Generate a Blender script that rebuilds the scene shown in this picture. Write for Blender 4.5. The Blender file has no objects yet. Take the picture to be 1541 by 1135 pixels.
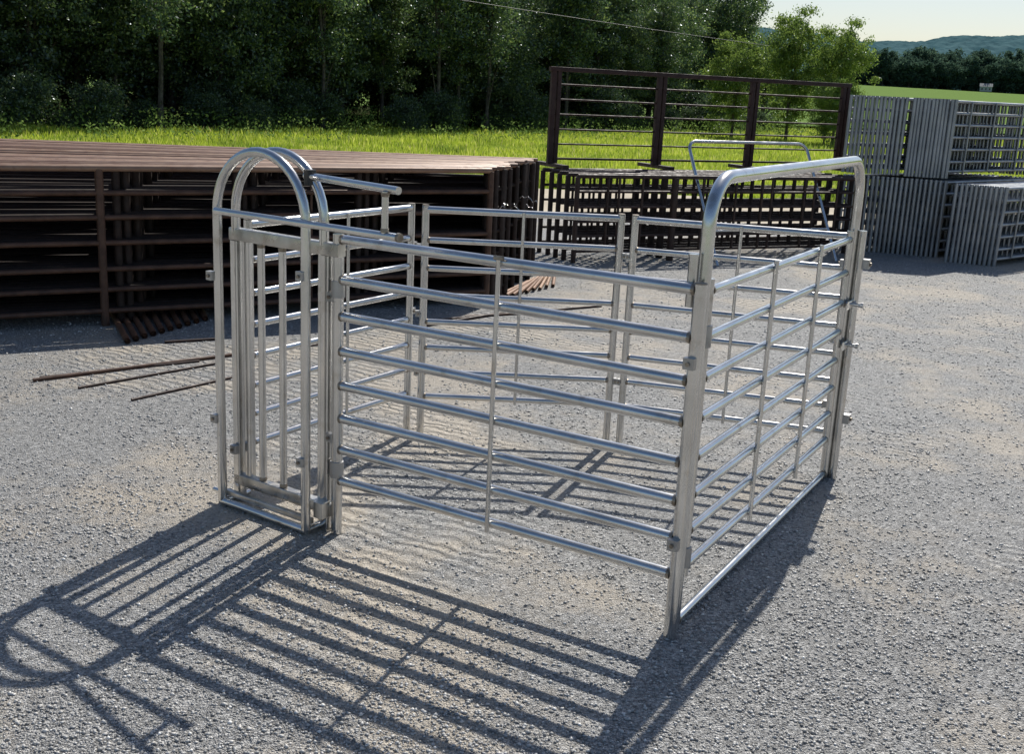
import bpy, math, random
import numpy as np
from mathutils import Vector, Matrix
random.seed(7); rng = np.random.default_rng(7)
S = bpy.context.scene; col = S.collection
R = math.radians
# ------------------------------------------------------------------ camera
CAMH = 2.2; F = 1680.0; PITCH = math.atan(436/1680); ROLL = R(2.75)
sp, cp, sr, cr = math.sin(PITCH), math.cos(PITCH), math.sin(ROLL), math.cos(ROLL)
cam_d = bpy.data.cameras.new('camera'); cam = bpy.data.objects.new('camera', cam_d); col.objects.link(cam)
cam_d.lens = 36*F/1541; cam_d.sensor_width = 36; cam_d.sensor_fit = 'HORIZONTAL'; cam_d.clip_end = 9000
R0 = Vector((1,0,0)); U0 = Vector((0,sp,cp)); FW = Vector((0,cp,-sp))
rx = R0*cr + U0*sr; ux = -sr*R0 + cr*U0
M = Matrix((rx, ux, -FW)).transposed().to_4x4(); M.translation = Vector((0,0,CAMH)); cam.matrix_world = M
S.camera = cam
def G(px, py, z=0.0):
    u = px-770.5; v = 567.5-py
    d = rx*u + ux*v + FW*F
    t = (z-CAMH)/d.z
    return Vector((d.x*t, d.y*t, z))
# ------------------------------------------------------------------ light
AZ = 21.8; EL = 46.4
sd = Vector((math.sin(R(AZ))*math.cos(R(EL)), math.cos(R(AZ))*math.cos(R(EL)), math.sin(R(EL))))
ld = bpy.data.lights.new('sun', 'SUN'); ld.energy = 5.0; ld.angle = R(0.5); ld.color = (1, .965, .89)
lo = bpy.data.objects.new('sun', ld); col.objects.link(lo); lo.rotation_euler = sd.to_track_quat('Z', 'Y').to_euler(); lo.location = (5, 10, 20)
W = bpy.data.worlds.new('World'); S.world = W; W.use_nodes = True
nt = W.node_tree; nt.nodes.clear()
sk = nt.nodes.new('ShaderNodeTexSky'); sk.sky_type = 'NISHITA'; sk.sun_disc = False
sk.sun_elevation = R(EL); sk.sun_rotation = R(AZ); sk.dust_density = 1.2; sk.air_density = 1.0; sk.ozone_density = 3.0
bg = nt.nodes.new('ShaderNodeBackground'); bg.inputs[1].default_value = 0.095
wo = nt.nodes.new('ShaderNodeOutputWorld')
nt.links.new(sk.outputs[0], bg.inputs[0]); nt.links.new(bg.outputs[0], wo.inputs[0])
S.view_settings.view_transform = 'Standard'; S.view_settings.look = 'None'; S.view_settings.exposure = 0
# ------------------------------------------------------------------ material helpers
class NM:
    def __init__(s, name):
        s.m = bpy.data.materials.new(name); s.m.use_nodes = True; s.t = s.m.node_tree
        s.t.nodes.clear(); s.out = s.t.nodes.new('ShaderNodeOutputMaterial')
    def n(s, typ, props=None, **inp):
        nd = s.t.nodes.new('ShaderNode'+typ)
        for k, v in (props or {}).items(): setattr(nd, k, v)
        for k, v in inp.items():
            key = k.replace('_', ' ')
            sock = nd.inputs[int(k[1:])] if (k[0] == 'i' and k[1:].isdigit()) else nd.inputs[key]
            s.set(sock, v)
        return nd
    def set(s, sock, v):
        if isinstance(v, bpy.types.NodeSocket): s.t.links.new(v, sock)
        else: sock.default_value = v
    def ramp(s, fac, stops, interp='LINEAR'):
        r = s.t.nodes.new('ShaderNodeValToRGB'); r.color_ramp.interpolation = interp
        e = r.color_ramp.elements
        while len(e) < len(stops): e.new(0.5)
        for el, (p, c) in zip(e, stops):
            el.position = p; el.color = (c, c, c, 1) if isinstance(c, (int, float)) else (*c, 1)
        s.t.links.new(fac, r.inputs[0]); return r.outputs[0]
    def mix(s, f, a, b, mode='MIX'):
        x = s.t.nodes.new('ShaderNodeMix'); x.data_type = 'RGBA'; x.blend_type = mode
        for i, v in ((0, f), (6, a), (7, b)):
            if isinstance(v, tuple) and len(v) == 3: v = (*v, 1)
            s.set(x.inputs[i], v)
        return x.outputs[2]
    def noise(s, vec, scale, detail=4, rough=.55, dim='3D'):
        return s.n('TexNoise', dict(noise_dimensions=dim), Vector=vec, Scale=scale, Detail=detail, Roughness=rough).outputs[0]
    def math(s, op, a, b): return s.n('Math', dict(operation=op), i0=a, i1=b).outputs[0]
    def done(s, sh): s.t.links.new(sh, s.out.inputs[0]); return s.m
def obj_co(k): return k.n('TexCoord').outputs['Object']
def world_co(k): return k.n('NewGeometry').outputs['Position']

def metal(name, c0, c1, r0, r1, met=.9, sc=9, spot=None, vary=None):
    k = NM(name); co = world_co(k)
    a = k.noise(co, sc, 2); b = k.noise(co, sc*2.2, 1)
    c = k.mix(k.ramp(a, [(.3, 0.), (.7, 1.)]), c0, c1)
    if spot: c = k.mix(k.ramp(k.noise(co, sc*2.3, 3, .6), [(.60, 0.), (.8, .8)]), c, spot)
    if vary: c = k.mix(k.n('ObjectInfo').outputs['Random'], c, vary)
    ro = k.ramp(b, [(.3, r0), (.7, r1)])
    return k.done(k.n('BsdfPrincipled', None, Base_Color=c, Metallic=met, Roughness=ro).outputs[0])
GALV = metal('galvanised_steel', (.58,.575,.56), (.74,.735,.72), .15, .25, .97, 4, (.40,.35,.29))
GALV2 = metal('dull_galvanised_steel', (.36,.35,.34), (.48,.47,.46), .35, .5, .8, 7, (.22,.20,.17))
GALV3 = metal('weathered_stack_steel', (.25,.265,.28), (.39,.405,.42), .33, .45, .6, 3)
WELD = metal('burnt_weld_steel', (.20,.16,.12), (.38,.33,.27), .35, .5, .7, 30)
RUST = metal('rusty_steel', (.12,.055,.032), (.24,.12,.07), .40, .6, .15, 11, (.07,.035,.02))
TOPR = metal('sunglare_rusty_steel', (.32,.185,.115), (.46,.31,.215), .36, .55, .15, 5, (.17,.08,.045), (.16,.085,.055))  # pale rust for stack tops, sun glare painted into the colour
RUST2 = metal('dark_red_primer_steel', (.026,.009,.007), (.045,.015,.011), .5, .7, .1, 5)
RUST3 = metal('dark_rusty_steel', (.030,.015,.011), (.06,.030,.020), .45, .7, .1, 8)  # darker copy of the rust, backlit shade put into its colour
BLACK = metal('black_plastic', (.015,.015,.015), (.03,.03,.03), .4, .6, .0, 9)

def leafmat(name, dark, light, yel, trans=.38, gl=.09):
    k = NM(name); co = obj_co(k)
    ri = k.n('NewGeometry').outputs['Random Per Island']
    oi = k.n('ObjectInfo').outputs['Random']
    a = k.ramp(k.noise(co, .9, 0), [(.35, 0.), (.68, 1.)])
    c = k.mix(a, dark, light)
    c = k.mix(k.ramp(ri, [(.6, 0.), (1., .9)]), c, yel)
    c = k.mix(k.ramp(oi, [(0., 0.), (1., .45)]), c, tuple(x*.6+y for x, y in zip(dark, (.01,.014,.01))))
    d = k.n('BsdfDiffuse', None, Color=c)
    tr = k.n('BsdfTranslucent', None, Color=c)
    m = k.n('MixShader', None, i0=trans, i1=d.outputs[0], i2=tr.outputs[0])
    if gl <= 0: return k.done(m.outputs[0])
    g = k.n('BsdfGlossy', None, Color=(.8,.85,.9,1), Roughness=.35)
    return k.done(k.n('MixShader', None, i0=gl, i1=m.outputs[0], i2=g.outputs[0]).outputs[0])
LEAF = leafmat('dark_leaf', (.045,.088,.038), (.11,.185,.065), (.36,.46,.13), .50, .06)
LEAFL = leafmat('light_leaf', (.14,.22,.045), (.23,.33,.065), (.40,.49,.12), .52, .03)
LEAFF = leafmat('hazy_distant_leaf', (.065,.12,.09), (.09,.15,.10), (.13,.19,.11), .45, .0)  # distance haze mixed into the leaf colours
WEEDM = leafmat('weed_leaf', (.11,.18,.05), (.18,.27,.07), (.30,.38,.12), .5, .0)
BUSHM = leafmat('bush_leaf', (.05,.09,.04), (.10,.16,.06), (.24,.32,.12), .45, .05)
def grassmat():
    k = NM('long_grass'); ri = k.n('NewGeometry').outputs['Random Per Island']; co = world_co(k)
    c = k.ramp(ri, [(0., (.34,.44,.045)), (.5, (.52,.62,.07)), (.85, (.66,.70,.14)), (1., (.70,.62,.28))])
    c = k.mix(k.ramp(k.noise(co, .5, 4, .65), [(.46, 0.), (.62, .7)]), c, (.17,.27,.05))
    d = k.n('BsdfDiffuse', None, Color=c); tr = k.n('BsdfTranslucent', None, Color=c)
    return k.done(k.n('MixShader', None, i0=.5, i1=d.outputs[0], i2=tr.outputs[0]).outputs[0])
GRASS = grassmat()
def plain(name, c0, c1, sc, rough=.9, bump=0., bs=20, det=6, diffuse=False):
    k = NM(name); co = world_co(k)
    c = k.ramp(k.noise(co, sc, det, .65), [(.3, c0), (.7, c1)])
    if diffuse: return k.done(k.n('BsdfDiffuse', None, Color=c).outputs[0])
    p = k.n('BsdfPrincipled', None, Base_Color=c, Roughness=rough)
    if bump: k.set(p.inputs['Normal'], k.n('Bump', None, Strength=.8, Distance=bump, Height=k.noise(co, bs, 3)).outputs[0])
    return k.done(p.outputs[0])
BARK = plain('bark', (.045,.038,.03), (.16,.14,.12), 5, .95, .0, 14, 3, True)
TURF = plain('turf_soil', (.17,.24,.035), (.28,.35,.06), .8, 1, .0, 6, 3, True)
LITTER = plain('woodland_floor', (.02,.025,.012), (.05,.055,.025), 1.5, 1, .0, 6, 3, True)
ROADM = plain('sandy_track', (.42,.36,.27), (.58,.50,.38), 1.2, 1, .01, 12, 4)
def fieldmat():
    k = NM('crop_rows'); co = world_co(k)
    w = k.n('TexWave', dict(wave_type='BANDS', bands_direction='DIAGONAL'), Vector=co, Scale=.12, Distortion=1.0).outputs[1]
    c = k.mix(w, (.12,.19,.055), (.19,.27,.085))
    return k.done(k.n('BsdfDiffuse', None, Color=c).outputs[0])
FIELDM = fieldmat()
HILLM = plain('hazy_wooded_hill', (.035,.085,.10), (.10,.175,.185), .035, 1, 0, .028, 6, True)  # bluish haze is painted into the hill's base colour

def gravelmat():
    k = NM('crushed_gravel'); co = world_co(k)
    bn = k.noise(co, .62, 5, .68, '2D')
    big = k.ramp(bn, [(.45, 0.), (.61, 1.)])          # compacted, dusty patches
    v1 = k.n('TexVoronoi', dict(voronoi_dimensions='2D'), Vector=co, Scale=92., Randomness=1.)
    v2 = k.n('TexVoronoi', dict(voronoi_dimensions='2D'), Vector=co, Scale=210., Randomness=1.)
    sep = k.n('SeparateColor', None, Color=v1.outputs['Color']).outputs[0]
    sep2 = k.n('SeparateColor', None, Color=v2.outputs['Color']).outputs[1]
    st = k.ramp(sep, [(0., (.10,.098,.096)), (.35, (.30,.295,.288)), (.75, (.59,.58,.56)), (1., (.93,.91,.88))])
    fi = k.ramp(sep2, [(0., (.16,.157,.152)), (.7, (.53,.515,.49)), (1., (.83,.80,.76))])
    c = k.mix(.40, st, fi)
    dust = k.mix(k.ramp(k.noise(co, 40, 3, .8, '2D'), [(.3, 0.), (.7, 1.)]), (.33,.275,.205), (.66,.57,.45))
    c = k.mix(k.math('MULTIPLY', big, .72), c, dust)
    h1 = k.math('MULTIPLY', v1.outputs['Distance'], -1.5)
    h2 = k.n('Math', dict(operation='MULTIPLY_ADD'), i0=v2.outputs['Distance'], i1=-.8, i2=h1).outputs[0]
    ht = k.math('MULTIPLY', h2, k.ramp(big, [(0., 1.), (1., .55)]))
    # faint curved tyre tread marks
    mp = k.n('Mapping', None, Vector=co, Rotation=(0,0,R(-60)))
    wv = k.n('TexWave', dict(wave_type='BANDS', bands_direction='X'), Vector=mp.outputs[0], Scale=3.4, Distortion=6., Detail=2., Detail_Scale=1.4).outputs[1]
    wm = k.math('MULTIPLY', wv, k.ramp(k.noise(co, .42, 1, .5, '2D'), [(.47, 0.), (.58, 1.)]))
    hh = k.n('Math', dict(operation='MULTIPLY_ADD'), i0=wm, i1=1.9, i2=k.math('MULTIPLY', k.noise(co, 4.5, 4, .65, '2D'), 3.2)).outputs[0]
    b1 = k.n('Bump', None, Strength=1., Distance=.012, Height=k.math('ADD', ht, hh))
    p = k.n('BsdfPrincipled', None, Base_Color=c, Roughness=.62, Normal=b1.outputs[0])
    return k.done(p.outputs[0])
GRAVEL = gravelmat()
def stonemat():
    k = NM('stone_chips'); ri = k.n('NewGeometry').outputs['Random Per Island']
    c = k.ramp(ri, [(0., (.18,.177,.172)), (.35, (.34,.335,.325)), (.7, (.52,.51,.49)), (.93, (.67,.63,.58)), (1., (.9,.88,.84))])
    return k.done(k.n('BsdfPrincipled', None, Base_Color=c, Roughness=.42).outputs[0])
STONE = stonemat()
def flat(name, c, rough=.8):
    k = NM(name); co = world_co(k)
    cc = k.mix(k.noise(co, 3, 3), tuple(x*.85 for x in c), c)
    return k.done(k.n('BsdfPrincipled', None, Base_Color=cc, Roughness=rough).outputs[0])
# ------------------------------------------------------------------ mesh helpers
def circ(r, seg=14): return [(r*math.cos(2*math.pi*i/seg), r*math.sin(2*math.pi*i/seg)) for i in range(seg)]
def rrect(w, d, r=.006, n=3):
    out = []
    for cx, cy, a0 in ((w/2-r, d/2-r, 0), (-w/2+r, d/2-r, 90), (-w/2+r, -d/2+r, 180), (w/2-r, -d/2+r, 270)):
        for i in range(n+1):
            a = R(a0+90*i/n); out.append((cx+r*math.cos(a), cy+r*math.sin(a)))
    return out
class MB:
    def __init__(s): s.v = []; s.f = []; s.m = []; s.s = []
    def sweep(s, pts, prof, ref=(0,0,1), mat=0, smooth=True, caps=True, radii=None, closed=False):
        pts = [Vector(p) for p in pts]; n = len(pts); k = len(prof)
        tg = []
        for i in range(n):
            a = pts[(i-1) % n] if (closed or i > 0) else pts[0]
            b = pts[(i+1) % n] if (closed or i < n-1) else pts[-1]
            tg.append((b-a).normalized())
        ref = Vector(ref)
        if abs(ref.normalized().dot(tg[0])) > .95: ref = Vector((1,0,0)) if abs(tg[0].x) < .9 else Vector((0,1,0))
        nn = (ref - tg[0]*ref.dot(tg[0])).normalized()
        base = len(s.v); rings = []
        for i in range(n):
            if i: nn = (nn - tg[i]*nn.dot(tg[i])).normalized()
            bb = tg[i].cross(nn); q = radii[i] if radii else 1.0
            ring = [pts[i] + nn*(a*q) + bb*(b*q) for a, b in prof]
            rings.append(ring); s.v.extend(ring)
        for i in range(n if closed else n-1):
            o0 = base+i*k; o1 = base+((i+1) % n)*k
            for j in range(k):
                j2 = (j+1) % k
                s.f.append((o0+j, o0+j2, o1+j2, o1+j)); s.m.append(mat); s.s.append(smooth)
        if caps and not closed:
            for ring, rev in ((rings[0], True), (rings[-1], False)):
                o = len(s.v); s.v.extend(ring); idx = list(range(o, o+k))
                if rev: idx.reverse()
                s.f.append(tuple(idx)); s.m.append(mat); s.s.append(False)
        return s
    def tube(s, a, b, r, seg=14, mat=0): return s.sweep([a, b], circ(r, seg), mat=mat)
    def bar(s, a, b, w, d, ref=(0,0,1), rad=.005, mat=0): return s.sweep([a, b], rrect(w, d, rad), ref=ref, mat=mat)
    def weld(s, a, d, r, mat=1):
        a = Vector(a); d = Vector(d).normalized(); L = .010
        return s.sweep([a, a+d*L*.4, a+d*L, a+d*L*1.7], circ(r, 12), mat=mat, radii=[1.08, 1.09, 1.04, 1.005])
    def mesh(s, name, mats):
        me = bpy.data.meshes.new(name); me.from_pydata([tuple(v) for v in s.v], [], s.f)
        for m in mats: me.materials.append(m)
        me.polygons.foreach_set('material_index', s.m); me.polygons.foreach_set('use_smooth', s.s); me.update()
        return me
def link(name, me, parent=None, loc=None, rot=None):
    o = bpy.data.objects.new(name, me); col.objects.link(o)
    if parent: o.parent = parent
    if loc is not None: o.location = loc
    if rot is not None: o.rotation_euler = rot
    return o
def part(name, mb, mats, parent, loc=None, rot=None): return link(name, mb.mesh(name, mats), parent, loc, rot)
def tag(o, label=None, cat=None, group=None, kind=None):
    if label: o['label'] = label
    if cat: o['category'] = cat
    if group: o['group'] = group
    if kind: o['kind'] = kind
    return o
def thing(name, label, cat, loc=(0,0,0), rotz=0, group=None):
    o = link(name, None, None, loc, (0,0,rotz)); o.empty_display_size = .1
    return tag(o, label, cat, group)
def dup(root, loc, rot, label=None, group=None, scale=None):
    r = root.copy(); col.objects.link(r); r.location = loc; r.rotation_euler = rot
    if scale: r.scale = scale
    if label: r['label'] = label
    if group: r['group'] = group
    for ch in list(root.children):
        c = ch.copy(); col.objects.link(c); c.parent = r
        for g in ch.children:
            d = g.copy(); col.objects.link(d); d.parent = c
    return r
def arc(cx, cz, r, a0, a1, n=8, y=0): return [(cx+r*math.cos(R(a0+(a1-a0)*i/n)), y, cz+r*math.sin(R(a0+(a1-a0)*i/n))) for i in range(n+1)]
def rail_obj(parent, z, x0, x1, r, mats, name='rail', y=0, weld=True, me=None):
    if me is None:
        mb = MB(); L = x1-x0
        mb.tube((0,0,0), (L,0,0), r, 20)
        if weld: mb.weld((0,0,0), (1,0,0), r); mb.weld((L,0,0), (-1,0,0), r)
        me = mb.mesh(name, mats)
    return link(name, me, parent, (x0, y, z)), me
def np_mesh(name, V, Fc, mats, smooth=False):
    me = bpy.data.meshes.new(name); k = Fc.shape[1]; m = Fc.shape[0]
    me.vertices.add(len(V)); me.vertices.foreach_set('co', V.astype(np.float32).ravel())
    me.loops.add(m*k); me.loops.foreach_set('vertex_index', Fc.astype(np.int32).ravel())
    me.polygons.add(m); me.polygons.foreach_set('loop_start', np.arange(0, m*k, k, dtype=np.int32))
    for x in mats: me.materials.append(x)
    me.update(calc_edges=True); me.validate()
    return me
# ------------------------------------------------------------------ the setting
def sheet(name, x0, x1, y0, y1, z, m, nx=1, ny=1, fn=None):
    v = []; f = []
    for j in range(ny+1):
        for i in range(nx+1):
            x = x0+(x1-x0)*i/nx; y = y0+(y1-y0)*j/ny
            v.append((x, y, z+(fn(x, y) if fn else 0)))
    for j in range(ny):
        for i in range(nx):
            a = j*(nx+1)+i; f.append((a, a+1, a+nx+2, a+nx+1))
    me = bpy.data.meshes.new(name); me.from_pydata(v, [], f); me.materials.append(m); me.update()
    o = link(name, me); tag(o, kind='structure'); return o
sheet('ground', -2500, 2500, -300, 3500, -.012, TURF)
sheet('gravel_yard', -60, 60, -30, 21.5, 0, GRAVEL)
sheet('dirt_track', -60, 60, 20.5, 25.6, .004, ROADM)
sheet('crop_field', -200, 420, 95, 410, .0, FIELDM, 40, 40, lambda x, y: .01+8.5*(y-95)/315 + .5*math.sin(x*.02))
sheet('rise', -1500, 1800, 410, 1700, 8.5, HILLM, 2, 2)
def hillf(x, y):
    t = (y-1500)/700; prof = math.sin(min(1, max(0, t))*math.pi/2)
    return 6+ prof*(124 + 12*math.sin(x*.006+1.2) + 5*math.sin(x*.017) + 2.5*math.sin(x*.05) + 1.5*math.sin(x*.13+y*.1) + 1.2*math.sin(x*.31+y*.2))
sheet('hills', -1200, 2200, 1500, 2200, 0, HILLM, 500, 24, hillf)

# gravel chips: real stones on the yard
def stones(n):
    y = 2.2*(1/(1-rng.random(n)*(1-(2.2/16)**.8)))**(1/.8)
    x = (rng.random(n)*2-1)*(.62*y+.6)
    f = np.sin(x*1.7+1.3*np.sin(y*1.1))*np.cos(y*1.9+1.1*np.sin(x*1.3+.4)) + .5*np.sin(x*4.1+y*3.3)*np.cos(y*5.2-x)
    keep = rng.random(n) < np.clip(.66-.5*f, .2, 1)
    x, y = x[keep], y[keep]; n = len(x)
    sz = (.0028+.0066*rng.random(n)**3)*(1+.04*y)
    oc = np.array([(1,0,0),(-.9,.1,0),(.1,1,.1),(-.1,-1,0),(.15,.1,.9),(0,0,-.8)])
    V = oc[None]*(1+.5*(rng.random((n,6,3))-.5))*sz[:,None,None]*(.7+.6*rng.random((n,1,3)))
    a = rng.random(n)*6.283; c, s_ = np.cos(a)[:,None], np.sin(a)[:,None]
    X = V[:,:,0]*c-V[:,:,1]*s_; Y = V[:,:,0]*s_+V[:,:,1]*c
    V = np.stack([X+x[:,None], Y+y[:,None], V[:,:,2]*.8+(sz*.25)[:,None]], 2)
    fc = np.array([(0,2,4),(2,1,4),(1,3,4),(3,0,4),(2,0,5),(1,2,5),(3,1,5),(0,3,5)])
    Fc = (fc[None]+(np.arange(n)*6)[:,None,None]).reshape(-1,3)
    return np_mesh('gravel_chips', V.reshape(-1,3), Fc, [STONE])
o = link('gravel_chips', stones(210000)); tag(o, 'loose grey crushed stone chips scattered over the gravel yard', 'gravel', kind='stuff')

# woodland edge line
E0 = np.array([-26., 28.]); E1 = np.array([18., 82.]); ED = E1-E0; EL_ = np.linalg.norm(ED); ED = ED/EL_; EN = np.array([-ED[1], ED[0]])
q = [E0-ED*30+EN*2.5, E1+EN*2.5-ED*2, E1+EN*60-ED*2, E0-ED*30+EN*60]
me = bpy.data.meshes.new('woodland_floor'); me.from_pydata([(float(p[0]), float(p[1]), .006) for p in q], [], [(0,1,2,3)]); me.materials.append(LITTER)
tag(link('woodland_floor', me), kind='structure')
def blades(n, hmin, hmax, w, x, y):
    h = hmin+(hmax-hmin)*rng.random(n)**1.5; a = rng.random(n)*6.283
    hm = .75+.5*np.sin(x*.9+np.sin(y*.7))*np.sin(y*.8); h = h*np.clip(hm, .35, 1.3)
    lx = (rng.random(n)-.5)*.7*h; ly = (rng.random(n)-.5)*.7*h; ww = w*(.6+.8*rng.random(n))
    dx, dy = np.cos(a)*ww, np.sin(a)*ww; z0 = np.zeros(n)
    V = np.stack([np.stack([x-dx,y-dy,z0],1), np.stack([x+dx,y+dy,z0],1), np.stack([x+lx*.4+dx*.6,y+ly*.4+dy*.6,h*.6],1), np.stack([x+lx,y+ly,h],1)],1)
    Fc = np.arange(n*4).reshape(-1,4); return V.reshape(-1,3), Fc
def grass_area():
    N = 420000; y = 26+70*rng.random(N)**1.3; x = (rng.random(N)*2-1)*(.6*y)
    d = (x-E0[0])*EN[0]+(y-E0[1])*EN[1]
    k = (d < 2.5) & (y > 25.5+.6*np.sin(x*.7))
    x, y = x[k], y[k]; n = len(x)
    return blades(n, .07, .32, .020, x, y)
V, Fc = grass_area()
tag(link('long_grass', np_mesh('long_grass', V, Fc, [GRASS])), 'bright yellow green long grass growing between the yard and the woods', 'grass', kind='stuff')
# ------------------------------------------------------------------ foliage
def leaves(P, size):
    n = len(P); q = rng.normal(size=(n,3)); q /= np.linalg.norm(q,axis=1)[:,None]
    r = rng.normal(size=(n,3)); t = np.cross(q, r); t /= np.linalg.norm(t,axis=1)[:,None]
    s_ = size*(.6+.8*rng.random(n))[:,None]
    a = q*s_; b = t*s_*.5
    V = np.stack([P-a, P+b, P+a, P-b],1).reshape(-1,3)
    return V, np.arange(n*4).reshape(-1,4)
def crown_pts(h, rad, zmin, ncl, per, clr, flat=.6, power=.45):
    d = rng.normal(size=(ncl,3)); d /= np.linalg.norm(d,axis=1)[:,None]
    rr = rng.random(ncl)**power
    lump = 1+.22*np.sin(d[:,0]*5+1)*np.cos(d[:,2]*4)
    zc = (h+zmin)/2; C = d*(rr*lump)[:,None]*np.array([rad,rad,(h-zmin)/2]) + np.array([0,0,zc])
    cr_ = clr*(.6+.8*rng.random(ncl))
    P = C[:,None]+rng.normal(size=(ncl,per,3))*cr_[:,None,None]*np.array([.55,.55,.55*flat])
    P = P.reshape(-1,3); return P[P[:,2] > .05], C
def trunk_mesh(h, r, C, nl=9):
    mb = MB(); n = 8
    pts = [(.25*math.sin(i*.9)*i/n, .2*math.cos(i*1.3)*i/n, h*.85*i/n) for i in range(n+1)]
    mb.sweep(pts, circ(1, 9), radii=[r*(1.25 if i == 0 else 1)*(1-.8*i/n) for i in range(n+1)])
    for i in range(nl):
        c = C[random.randrange(len(C))]; z0 = max(1.0, min(h*.75, c[2]*.6)); t = z0/(h*.85)
        k = min(n-1, int(t*n)); b = Vector(pts[k]); e = Vector([float(x) for x in c]); m_ = (b+e)/2+Vector((0,0,.35))
        mb.sweep([b, m_, e], circ(1, 6), radii=[r*.4, r*.25, r*.07])
    return mb.mesh('trunk', [BARK])
def tree_kind(name, label, cat, group, h, rad, zmin, ncl, per, clr, leaf, lm, r):
    P, C = crown_pts(h, rad, zmin, ncl, per, clr)
    V, Fc = leaves(P, leaf)
    t = thing(name, label, cat, (0,-500,0), 0, group)
    link('crown', np_mesh('crown', V, Fc, [lm]), t); link('trunk', trunk_mesh(h, r, C), t)
    return t
gw = 'trees of the dark wood beyond the grass'
LT = ['tall dark leafed tree of the dense wood beyond the grass', 'narrow dark leafed tree of the dense wood beyond the grass', 'broad low branched tree of the dense wood beyond the grass']
kinds = [tree_kind('woodland_tree', LT[0], 'tree', gw+', tall', 10.5, 2.8, 1.4, 215, 110, .58, .085, LEAF, .17),
         tree_kind('woodland_tree', LT[1], 'tree', gw+', narrow', 11.5, 2.1, 2.0, 175, 110, .52, .08, LEAF, .13),
         tree_kind('woodland_tree', LT[2], 'tree', gw+', broad', 9.0, 3.3, .4, 235, 110, .62, .09, LEAF, .2)]
polek = tree_kind('bare_stemmed_tree', 'slender tree with bare trunk at the front of the dark wood', 'tree', 'bare stemmed trees at the wood front', 11, 1.8, 3.2, 110, 90, .6, .08, LEAF, .11)
lightk = tree_kind('light_tree', 'light', 'tree', 'x', 7.0, 1.9, .6, 165, 120, .42, .072, LEAFL, .09)
bushk = tree_kind('bush', 'low leafy bush at the foot of the wood edge', 'bush', 'bushes along the wood edge', 2.4, 1.3, .05, 80, 90, .4, .06, BUSHM, .05)
used = {}
def place(k, x, y, s_, label=None, group=None, z=0, sz=None):
    rot = (0,0,random.random()*6.28); sc = (s_, s_, sz or s_)
    if id(k) not in used:
        used[id(k)] = 1; k.location = (x,y,z); k.rotation_euler = rot; k.scale = sc
        if label: k['label'] = label
        if group: k['group'] = group
        return k
    return dup(k, (x,y,z), rot, label, group, sc)
for row, (off, spn, sc0) in enumerate(((1.8, 3.3, .85), (5.5, 3.3, 1.0), (10, 3.6, 1.15), (15.5, 3.8, 1.3))):
    n = int(EL_/spn)+3
    for i in range(-1, n):
        s_ = i*spn+random.uniform(-.9,.9); o_ = off+random.uniform(-1.4,1.4)
        p = E0+ED*s_+EN*o_
        if p[0]/p[1] > .228-.003*row or p[0]/p[1] < -.62: continue
        if row == 0 and s_ > EL_*.86: continue
        place(kinds[random.choice([0,1,2,1] if row < 2 else [2,0,2])], p[0], p[1], sc0*random.uniform(.82,1.15))
for s_ in (19.5, 27.5, 34, 37.5, 45):
    p = E0+ED*s_+EN*random.uniform(-.6,.8); place(polek, p[0], p[1], random.uniform(.85,1.1))
for x, y, s_, sz, lb in ((16.2, 60, .82, .95, 'bright green tree at the very right end of the wood, next to the sky'),
                     (14.3, 62.5, .9, 1.05, 'second bright green tree from the right end of the wood'),
                     (11.6, 64, .85, .85, 'third bright green tree from the right end of the wood'),
                     (15.1, 57.5, .5, .5, 'smallest bright green sapling in front of the wood end')):
    place(lightk, x, y, s_, lb, 'bright green trees at the end of the wood', sz=sz)
for i in range(50):
    s_ = i*EL_/50+random.uniform(-.6,.6); p = E0+ED*s_+EN*random.uniform(-1.4,1.6)
    if -.6 < p[0]/p[1] < .26: place(bushk, p[0], p[1], random.uniform(.3,1.15))
for i in range(26):
    s_ = i*EL_/26+random.uniform(-.5,.5); p = E0+ED*s_+EN*random.uniform(12,19)
    if -.6 < p[0]/p[1] < .21: place(bushk, p[0], p[1], random.uniform(1.3,1.8), 'big shaded bush deep inside the dark wood', 'bushes deep inside the wood')
N = 50000; s_ = rng.random(N)*EL_; of = -rng.random(N)**1.6*9+1.5
x = E0[0]+ED[0]*s_+EN[0]*of; y = E0[1]+ED[1]*s_+EN[1]*of
cl = .25+.65*np.sin(x*1.3+np.sin(y))*np.cos(y*1.1+x*.6)+.3*(of > -1.5); k = rng.random(N) < cl; x, y = x[k], y[k]; of = of[k]
P = np.stack([x+rng.normal(size=len(x))*.1, y+rng.normal(size=len(x))*.1, rng.random(len(x))*np.clip(1.0+of*.09, .35, 1.1)], 1)
V, Fc = leaves(P, .06)
tag(link('tall_weeds', np_mesh('tall_weeds', V, Fc, [WEEDM])), 'leafy tall weeds mixed into the grass along the wood edge', 'weeds', kind='stuff')
# distant trees by the crop field
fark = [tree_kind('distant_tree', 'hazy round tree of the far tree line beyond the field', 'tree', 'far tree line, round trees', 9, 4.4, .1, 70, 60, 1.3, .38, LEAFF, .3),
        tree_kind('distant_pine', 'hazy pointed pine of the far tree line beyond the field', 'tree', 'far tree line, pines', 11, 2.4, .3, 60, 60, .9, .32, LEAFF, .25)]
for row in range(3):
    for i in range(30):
        place(fark[0 if random.random() < .7 else 1], 106+i*3.7+random.uniform(-1.2,1.2), 404+row*9+random.uniform(-2,2), random.uniform(.85,1.2)*(1+.14*row), z=8.5)
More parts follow.
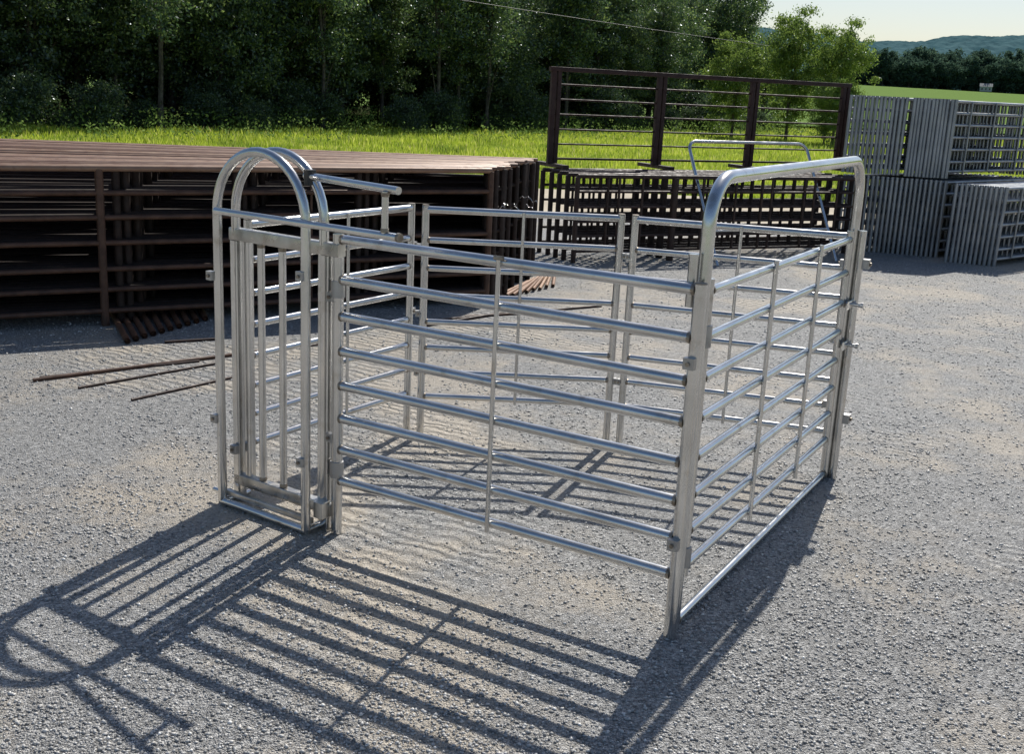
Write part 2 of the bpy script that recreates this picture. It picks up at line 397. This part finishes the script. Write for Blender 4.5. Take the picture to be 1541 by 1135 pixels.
# farmhouse
h = thing('farmhouse', 'small white farmhouse with grey roof in front of the far tree line', 'house', (157, 396, 8.3), R(-20)); h.scale = (.55,.55,.55)
WHITE = flat('white_siding', (.42,.45,.46)); ROOF = flat('grey_roof', (.2,.21,.22)); DGL = flat('dark_glass', (.03,.04,.05), .2)
part('wall', MB().bar((0,0,0), (0,0,3), 7, 5, ref=(1,0,0), rad=.02), [WHITE], h)
rb = MB(); rb.v = [Vector(p) for p in ((-3.8,-2.9,2.95),(3.8,-2.9,2.95),(3.8,2.9,2.95),(-3.8,2.9,2.95),(-3.8,0,4.9),(3.8,0,4.9))]
rb.f = [(0,1,5,4),(2,3,4,5),(0,4,3),(1,2,5),(3,2,1,0)]; rb.m = [0]*5; rb.s = [False]*5
part('roof', rb, [ROOF], h)
for x in (-2.2, 0, 2.2):
    part('window', MB().bar((x,-2.53,1), (x,-2.53,2.1), .8, .06, ref=(1,0,0), rad=.01), [DGL], h)
# overhead cable
cb = MB(); A_ = Vector((-22, 23, 6.3)); B_ = Vector((14, 64, 5.0)); m_ = []
for i in range(41):
    t = i/40; p = A_.lerp(B_, t); p.z -= .5*4*t*(1-t)*.5; m_.append(p)
cb.sweep(m_, circ(.014, 6)); o = part('overhead_cable', cb, [BLACK], None); tag(o, 'thin dark overhead cable crossing in front of the woods', 'cable')

# ------------------------------------------------------------------ the pen
HT = [1.476, 1.285, 1.11, .94, .77, .605, .445, .285]
GM = [GALV, WELD]
def lug(parent, p, s=.045, name='lug', rot=0):
    mb = MB(); mb.bar((0,0,-s*.55), (0,0,s*.55), s*1.1, s*.8, ref=(1,0,0), rad=.004)
    mb.tube((0,-s*.62,0), (0,s*.62,0), s*.22, 8, 1)
    return part(name, mb, [GALV2, WELD], parent, p, (0,0,rot))
# front panel
Bp = Vector((-.84, 5.20, 0)); Ap = Vector((.711, 4.26, 0)); dv = Ap-Bp; L = dv.length
fp = thing('livestock_panel', 'front side panel of the silver pen, eight rails with one upright stay', 'livestock panel', Bp, math.atan2(dv.y, dv.x))
mb = MB(); mb.tube((0,0,0), (0,0,1.50), .027, 18); part('post', mb, GM, fp)
mb = MB(); mb.tube((L,0,0), (L,0,1.50), .0265, 20); mb.tube((L,0,1.50), (L,0,1.504), .024, 20, 1); part('post', mb, GM, fp)
me = None
for z in HT:
    _, me = rail_obj(fp, z, .02, L-.020, .0235, GM, me=me)
mb = MB(); mb.tube((0,0,.25), (0,0,1.49), .011, 10)
mb.bar((-.025,0,1.497), (.025,0,1.497), .02, .008, mat=1)
part('stay', mb, GM, fp, (L*.50, -.030, 0))
for z in (.43, 1.19): lug(fp, (L-.004, -.038, z), .042)
mb = MB(); mb.tube((0,0,1.40), (0,0,1.60), .019, 16); mb.tube((0,0,1.60), (0,0,1.608), .0215, 16); part('pin_socket', mb, GM, fp, (L-.052, .030, 0))
for z in (.30, 1.2): part('hinge_sleeve', MB().tube((0,0,z), (0,0,z+.08), .034, 14), [GALV2], fp)
# rear panels
def rear_panel(label, a, b, stay=.5, rr=.0185, fr=.023):
    a = Vector((*a,0)); b = Vector((*b,0)); d = b-a; L = d.length
    t = thing('livestock_panel', label, 'livestock panel', a, math.atan2(d.y, d.x))
    for x in (0, L):
        mb = MB(); mb.tube((x,0,0), (x,0,1.475), fr, 16); mb.tube((x,0,1.475), (x,0,1.481), fr*.9, 16, 1); part('post', mb, GM, t)
    me = None
    mb = MB(); mb.tube((.012,0,1.452), (L-.012,0,1.452), .0215, 16); part('top_rail', mb, GM, t)
    for z in HT[1:]: _, me = rail_obj(t, z-.02, fr*.7, L-fr*.7, rr, GM, me=me)
    mb = MB(); mb.tube((0,0,.24), (0,0,1.46), .010, 10)
    part('stay', mb, GM, t, (L*stay, -.026, 0))
    for x, sg in ((0,-1), (L,1)):
        for z in (.42, .8, 1.22):
            lug(t, (x+sg*.03, 0, z), .035)
    return t
rear_panel('back left panel of the silver pen, meeting the left side panel', (-.576,6.87), (.625,6.88))
rear_panel('back right panel of the silver pen, seen through the bow gate', (.708,6.86), (1.945,6.50), .5)
rear_panel('left side panel of the silver pen, behind the head gate', (-1.40,5.76), (-.668,6.92), .55)
# bow gate
Np = Vector((.735, 4.347, 0)); Cp = Vector((1.92, 6.43, 0)); dv = Cp-Np; L = dv.length
bgt = thing('bow_gate', 'tall silver bow gate forming the right side of the pen', 'gate', Np, math.atan2(dv.y, dv.x))
rc = .19; zt = 1.895
pts = [(0,0,0), (0,0,.9)] + arc(rc, zt-rc, rc, 180, 90, 12) + arc(L-rc, zt-rc, rc, 90, 0, 12) + [(L,0,.9), (L,0,0)]
mb = MB(); mb.sweep(pts, circ(.028, 20), ref=(0,1,0)); part('bow_frame', mb, GM, bgt)
mb = MB(); mb.tube((.03,0,.024), (L-.03,0,.024), .02, 14); mb.weld((.03,0,.024),(1,0,0),.022); mb.weld((L-.03,0,.024),(-1,0,0),.022); part('base_bar', mb, GM, bgt)
mb = MB(); mb.tube((L+.0,-.05,.0), (L+.0,-.05,1.50), .022, 14); part('side_post', mb, GM, bgt)
leaf = part('gate_leaf', MB().tube((.070,0,.22), (.070,0,1.50), .019, 14), GM, bgt); me = None
part('stile', MB().tube((L-.075,0,.22), (L-.075,0,1.50), .021, 14), GM, leaf)
for z in HT: _, me = rail_obj(leaf, z-.025, .084, L-.09, .0195, GM, me=me)
for x in (.86, 1.62):
    mb = MB(); mb.tube((0,0,.22), (0,0,1.49), .011, 10)
    part('stay', mb, GM, leaf, (x, -.026, 0))
for z in (.26, 1.22): part('hinge', MB().tube((.070,0,z), (.070,0,z+.09), .027, 14), [GALV2], leaf)
for z in (.84, 1.08):
    mb = MB(); mb.tube((L-.05,.03,z), (L-.05,-.10,z), .011, 10); mb.tube((L-.05,-.10,z), (L-.05,-.115,z), .016, 10)
    mb.bar((L-.12,-.045,z), (L+.03,-.045,z), .05, .012); part('latch', mb, GM, bgt)
for z in (.38, 1.31): lug(bgt, (L+.02, -.085, z), .05)
for z in (.45, .85, 1.3): lug(bgt, (L+.015, .045, z), .04)
# head gate
Fp = Vector((-1.49, 5.51, 0)); hr = R(-34.5)
hg = thing('head_gate', 'silver head gate with double rounded arch at the left end of the pen', 'head gate', Fp, hr)
def archpath(x0, x1, zs, z0, y):
    r = (x1-x0)/2
    return [(x0,y,z0), (x0,y,(z0+zs)/2)] + arc((x0+x1)/2, zs, r, 180, 0, 20, y) + [(x1,y,(z0+zs)/2), (x1,y,z0)]
mb = MB(); mb.sweep(archpath(0, .61, 1.545, .03, 0), circ(.0235, 18), ref=(0,1,0)); part('arch', mb, GM, hg)
mb = MB(); mb.sweep(archpath(.02, .63, 1.545, 1.44, .10), circ(.0235, 18), ref=(0,1,0)); part('arch', mb, GM, hg)
mb = MB(); mb.tube((-.01,0,.024), (.62,0,.024), .021, 14); mb.tube((0,0,.024), (0,.18,.024), .018, 12); mb.tube((.61,0,.024), (.61,.18,.024), .018, 12)
mb.tube((-.09,.02,.06), (0,.02,.06), .012, 10); part('base_frame', mb, GM, hg)
STAIN = metal('stained_plate_steel', (.40,.37,.33), (.64,.63,.60), .25, .42, .9, 9, (.26,.20,.14))
mb = MB(); mb.bar((-.01,.105,1.425), (.74,.105,1.425), .062, .05, rad=.005); part('top_channel', mb, [STAIN], hg)
mb = MB(); mb.bar((.0,.105,.125), (.70,.105,.125), .06, .05, rad=.005); mb.bar((.0,.03,.065), (.62,.03,.065), .03, .03, rad=.004)
mb.bar((.66,.06,.09), (.66,.06,.17), .06, .06, ref=(1,0,0)); part('bottom_channel', mb, [STAIN], hg)
for x, y, w, d, z0, z1 in ((.018,.105,.050,.05,.02,1.392), (.092,.112,.045,.04,.155,1.392), (.645,.11,.05,.05,.0,1.392), (.592,.13,.03,.04,.02,1.392)):
    mb = MB(); mb.bar((x,y,z0), (x,y,z1), w, d, ref=(1,0,0), rad=.007)
    part('stile', mb, GM, hg)
for x in (.195, .345, .495):
    mb = MB(); mb.tube((x,.105,.157), (x,.105,1.392), .0185, 16); mb.weld((x,.105,.158),(0,0,1),.019); mb.weld((x,.105,1.391),(0,0,-1),.019); part('bar', mb, GM, hg)
mb = MB(); mb.tube((.03,-.035,1.55), (1.20,-.035,1.55), .0175, 14); mb.tube((1.2,-.035,1.55), (1.215,-.035,1.55), .021, 14, 1); lv = part('lever', mb, GM, hg)
mb = MB(); mb.tube((.525,.085,1.755), (1.20,-.035,1.75), .0175, 14); part('upper_bar', mb, GM, lv)
mb = MB(); mb.tube((1.125,-.035,1.56), (1.125,-.035,1.74), .016, 14); mb.weld((1.125,-.035,1.565),(0,0,1),.018); mb.weld((1.125,-.035,1.735),(0,0,-1),.018); part('upright', mb, GM, lv)
mb = MB(); mb.bar((.555,.082,1.715), (.555,.082,1.785), .045, .05, ref=(1,0,0), rad=.012); part('pivot_block', mb, [BLACK], lv)
for x, z, sx in ((-.03,1.22,1), (-.02,.477,1), (.60,1.30,1), (.60,.383,1), (.03, .30, 1)): lug(hg, (x, -.022 if x != .03 else .06, z), .04)
for z in (.5, 1.2): lug(hg, (.68, .10, z), .04)

# ------------------------------------------------------------------ stacks of panels
def stack_panel(name, label, cat, group, L, zs, rr, posts, hp, stays, mats, toprr=None, prof=None, seg=8, topm=None):
    t = thing(name, label, cat, (0,0,0), 0, group); cache = {}
    def up(n, x, r, z0, z1, y=0):
        key = (n, r, z0, z1)
        if key not in cache: cache[key] = MB().tube((0,0,z0), (0,0,z1), r, seg if n == 'post' else 6).mesh(n, mats)
        link(n, cache[key], t, (x, y, 0))
    for x, r in posts: up('post', x, r, 0, hp)
    me = MB().tube((0,0,0), (L,0,0), rr, seg).mesh('rail', mats)
    for i, z in enumerate(zs):
        if i == 0 and toprr: link('top_rail', MB().tube((0,0,0), (L,0,0), toprr, 12).mesh('top_rail', topm or mats), t, (0,0,z))
        else: link('rail', me, t, (0,0,z))
    for x, r in stays: up('stay', x, r, zs[-1], zs[0], -rr)
    return t
zs = [1.37, 1.16, .95, .73, .50, .32, .13]
SD = [metal('shaded_rusty_steel', (.065,.032,.019), (.13,.066,.04), .5, .75, .1, 8, (.03,.015,.01))]  # rust of the left stack's near face, darkened in colour for backlit shade
DK = [metal('shade_darkened_rusty_steel', (.018,.010,.007), (.036,.019,.013), .6, .8, .1, 8)]  # rust of the inner panels, the stack's interior shade painted in
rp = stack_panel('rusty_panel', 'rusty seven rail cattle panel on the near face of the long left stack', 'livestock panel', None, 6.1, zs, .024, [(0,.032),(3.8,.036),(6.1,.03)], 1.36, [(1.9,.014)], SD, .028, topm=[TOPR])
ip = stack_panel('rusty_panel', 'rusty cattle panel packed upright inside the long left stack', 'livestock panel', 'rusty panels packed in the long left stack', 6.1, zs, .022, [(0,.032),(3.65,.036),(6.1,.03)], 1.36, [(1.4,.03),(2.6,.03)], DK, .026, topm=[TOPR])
NP = 46; RF = Vector((-.31,11.5,0)); RB = Vector((.07,13.4,0))
for k in range(NP):
    t = k/(NP-1); p = RF.lerp(RB, t); a = R(30*(1-t)+10*t)+math.pi
    if k == 0: rp.location = p; rp.rotation_euler = (0,0,a)
    else:
        loc = p+Vector((random.uniform(-.12,.12), 0, random.uniform(0,.018))); rot = (random.uniform(-.008,.008), random.uniform(-.001,.001), a+random.uniform(-.003,.003))
        if k == 1: ip.location = loc; ip.rotation_euler = rot
        else: dup(ip, loc, rot)
def pipe(a, b, r, label, group, m=RUST, name='steel_pipe', cat='pipe', hollow=True):
    a = Vector(a); b = Vector(b); mb = MB()
    mb.sweep([a, b], circ(r, 12), caps=not hollow)
    if hollow:
        c = [(x, y) for x, y in reversed(circ(r*.78, 12))]
        mb.sweep([a, b], c, caps=False)
        d = (b-a).normalized(); mb.tube(a+d*.05, a+d*.06, r*.77, 12, 0)
    o = part(name, mb, [m], None); tag(o, label, cat, group); return o
for i in range(10):
    e = G(192+i*13, 518-i*3.8); e.z = .026; d = Vector((-.48+.01*i, 1, 0)).normalized()
    pipe(e, e+d*1.3, .026, 'short rusty pipe poking out under the long left stack', 'rusty pipes laid side by side under the left stack', RUST)
for i in range(11):
    e = G(732+i*10, 456-i*2.3); e.z = .022+.012*(i % 2); d = Vector((.35-.03*i, 1, 0)).normalized()
    pipe(e, e+d*1.2, .02, 'rusty pipe in the flat row beside the stack end', 'rusty pipes lying at the right end of the left stack', TOPR)
for (a, b, r, lb, m) in (((50,575),(478,520),.014,'longest rusty rod lying on the gravel left of the pen',SD[0]),
                 ((118,586),(330,548),.010,'middle thin rusty rod on the gravel left of the pen',RUST3),
                 ((198,604),(350,570),.010,'thin rusty rod nearest the head gate on the gravel',RUST3),
                 ((60,570),(300,545),.009,'thin rod lying against the longest rusty rod',RUST3),
                 ((248,517),(330,512),.012,'short dark rod on the gravel near the stack pipes',RUST3),
                 ((640,492),(800,466),.014,'rod lying on the gravel seen through the back left panel',RUST3),
                 ((650,484),(905,462),.012,'long thin rod on the gravel behind the pen',RUST3),
                 ((700,478),(850,470),.012,'thin rod crossing the others behind the pen',SD[0])):
    p = G(*a); q = G(*b); p.z = q.z = r; pipe(p, q, r, lb, None, m, 'steel_rod', 'rod', False)
for i in range(7):
    p = Vector((-.25+.06*i, 11.35+.26*i, .98+.05*math.sin(i*2.1))); mb = MB(); q = [p]
    for k in range(5): q.append(q[-1]+Vector((random.uniform(.0,.035), random.uniform(-.02,.0), random.uniform(-.03,.03))))
    mb.sweep(q, circ(.0035, 5)); o = part('wire_tie', mb, [GALV], None); tag(o, 'loose wire tie curling from the right end of the left stack', 'wire', 'wire ties on the left stack end')
# second, dark stack behind the pen
d2 = Vector((.9,.436,0)); a2 = math.atan2(.436,.9); n2 = Vector((-.436,.9,0))
zs2 = [1.13,.93,.73,.54,.35,.15]
for k in range(5):
    st = [(x+.04*((k*3) % 5)/5, .020) for x in (.45,.62,.98,1.95,2.12,2.5,2.95,3.12,3.7,3.88,4.3)]
    lab = 'dark rusty panel on the near face of the low stack behind the pen' if k == 0 else 'dark rusty panel within the low stack behind the pen'
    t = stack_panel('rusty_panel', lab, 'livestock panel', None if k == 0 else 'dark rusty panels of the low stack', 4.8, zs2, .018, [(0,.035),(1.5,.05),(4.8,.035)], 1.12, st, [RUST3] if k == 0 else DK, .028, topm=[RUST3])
    t.location = Vector((.72,14.6,0))+n2*.24*k+d2*random.uniform(-.02,.02); t.rotation_euler = (0,0,a2+random.uniform(-.003,.003))
# tall rusty panel standing on it
tp = thing('windbreak_panel', 'tall dark red wide panel with four double posts standing on the low stack', 'livestock panel', (.37,15.72,1.17), a2+.02)
for x in (0, 1.72, 3.38, 5.15):
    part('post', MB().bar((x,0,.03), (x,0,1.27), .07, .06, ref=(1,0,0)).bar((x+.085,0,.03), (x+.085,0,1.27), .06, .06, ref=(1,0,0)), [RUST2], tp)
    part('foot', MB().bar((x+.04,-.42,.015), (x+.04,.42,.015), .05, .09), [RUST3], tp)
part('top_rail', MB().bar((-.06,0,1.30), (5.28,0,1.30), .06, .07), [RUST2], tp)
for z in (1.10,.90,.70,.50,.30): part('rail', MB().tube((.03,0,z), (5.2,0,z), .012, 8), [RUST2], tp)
part('bottom_rail', MB().bar((.03,0,.10), (5.2,0,.10), .03, .03), [RUST2], tp)
# hoop leaning on the dark stack
hp_ = thing('bow_hoop', 'thin silver bow hoop leaning against the low dark stack', 'hoop', (2.69,14.96,0), math.atan2(.94,1.76))
HW = 2.12
pts = [(0,0,0),(0,0,.9)] + arc(.14, 1.83-.14, .14, 180, 90, 8) + arc(HW-.14, 1.83-.14, .14, 90, 0, 8) + [(HW,0,.9),(HW,0,0)]
o = part('tube', MB().sweep(pts, circ(.023, 12), ref=(0,1,0)), GM, hp_, rot=(R(-29.5),0,0))
o = part('cross_bar', MB().tube((0,0,.5), (HW,0,.5), .015, 10), GM, hp_, rot=(R(-29.5),0,0))
# grey stacks at the right
zs3 = [1.12,.95,.78,.60,.42,.24,.10]
gp = stack_panel('grey_panel', 'x', 'livestock panel', None, 3.0, zs3, .022, [(0,.028),(3.0,.024)], 1.15, [(.45,.016),(1.2,.016),(2.1,.016)], [GALV3], None)
ga = math.atan2(.66,.75); first = True
def gstack(x, y, z, n, sx, sy, label, group, lastlab=None, tilt=0):
    global first
    for k in range(n):
        loc = (x+sx*k+random.uniform(-.003,.003), y+sy*k+random.uniform(-.010,.010), z)
        rot = (R(tilt)*(.5+.5*k/n)+random.uniform(-.002,.002), random.uniform(-.002,.002), ga+random.uniform(-.002,.002))
        last = k == n-1 and lastlab
        if first:
            gp.location = loc; gp.rotation_euler = rot; gp['label'] = label; gp['group'] = group; first = False
        else:
            o = dup(gp, loc, rot, lastlab if last else label, group)
            if last: del o['group']
gstack(4.95, 17.4, 0, 22, .066, -.022, 'grey panel in the lower bundle under the two upper grey bundles', 'grey panels, lower left bundle')
gstack(6.33, 16.5, 0, 11, .060, -.027, 'grey panel leaning in the lower right bundle', 'grey panels, lower right bundle', 'outermost grey panel of the lower right bundle, its rails facing out', 1)
gstack(4.92, 17.43, 1.18, 14, .058, -.02, 'grey panel in the upper bundle next to the tall rusty panel', 'grey panels, upper left bundle')
gstack(5.77, 17.12, 1.18, 12, .052, -.01, 'grey panel in the upper right bundle', 'grey panels, upper right bundle', 'outermost grey panel of the upper right bundle, its rails facing out')
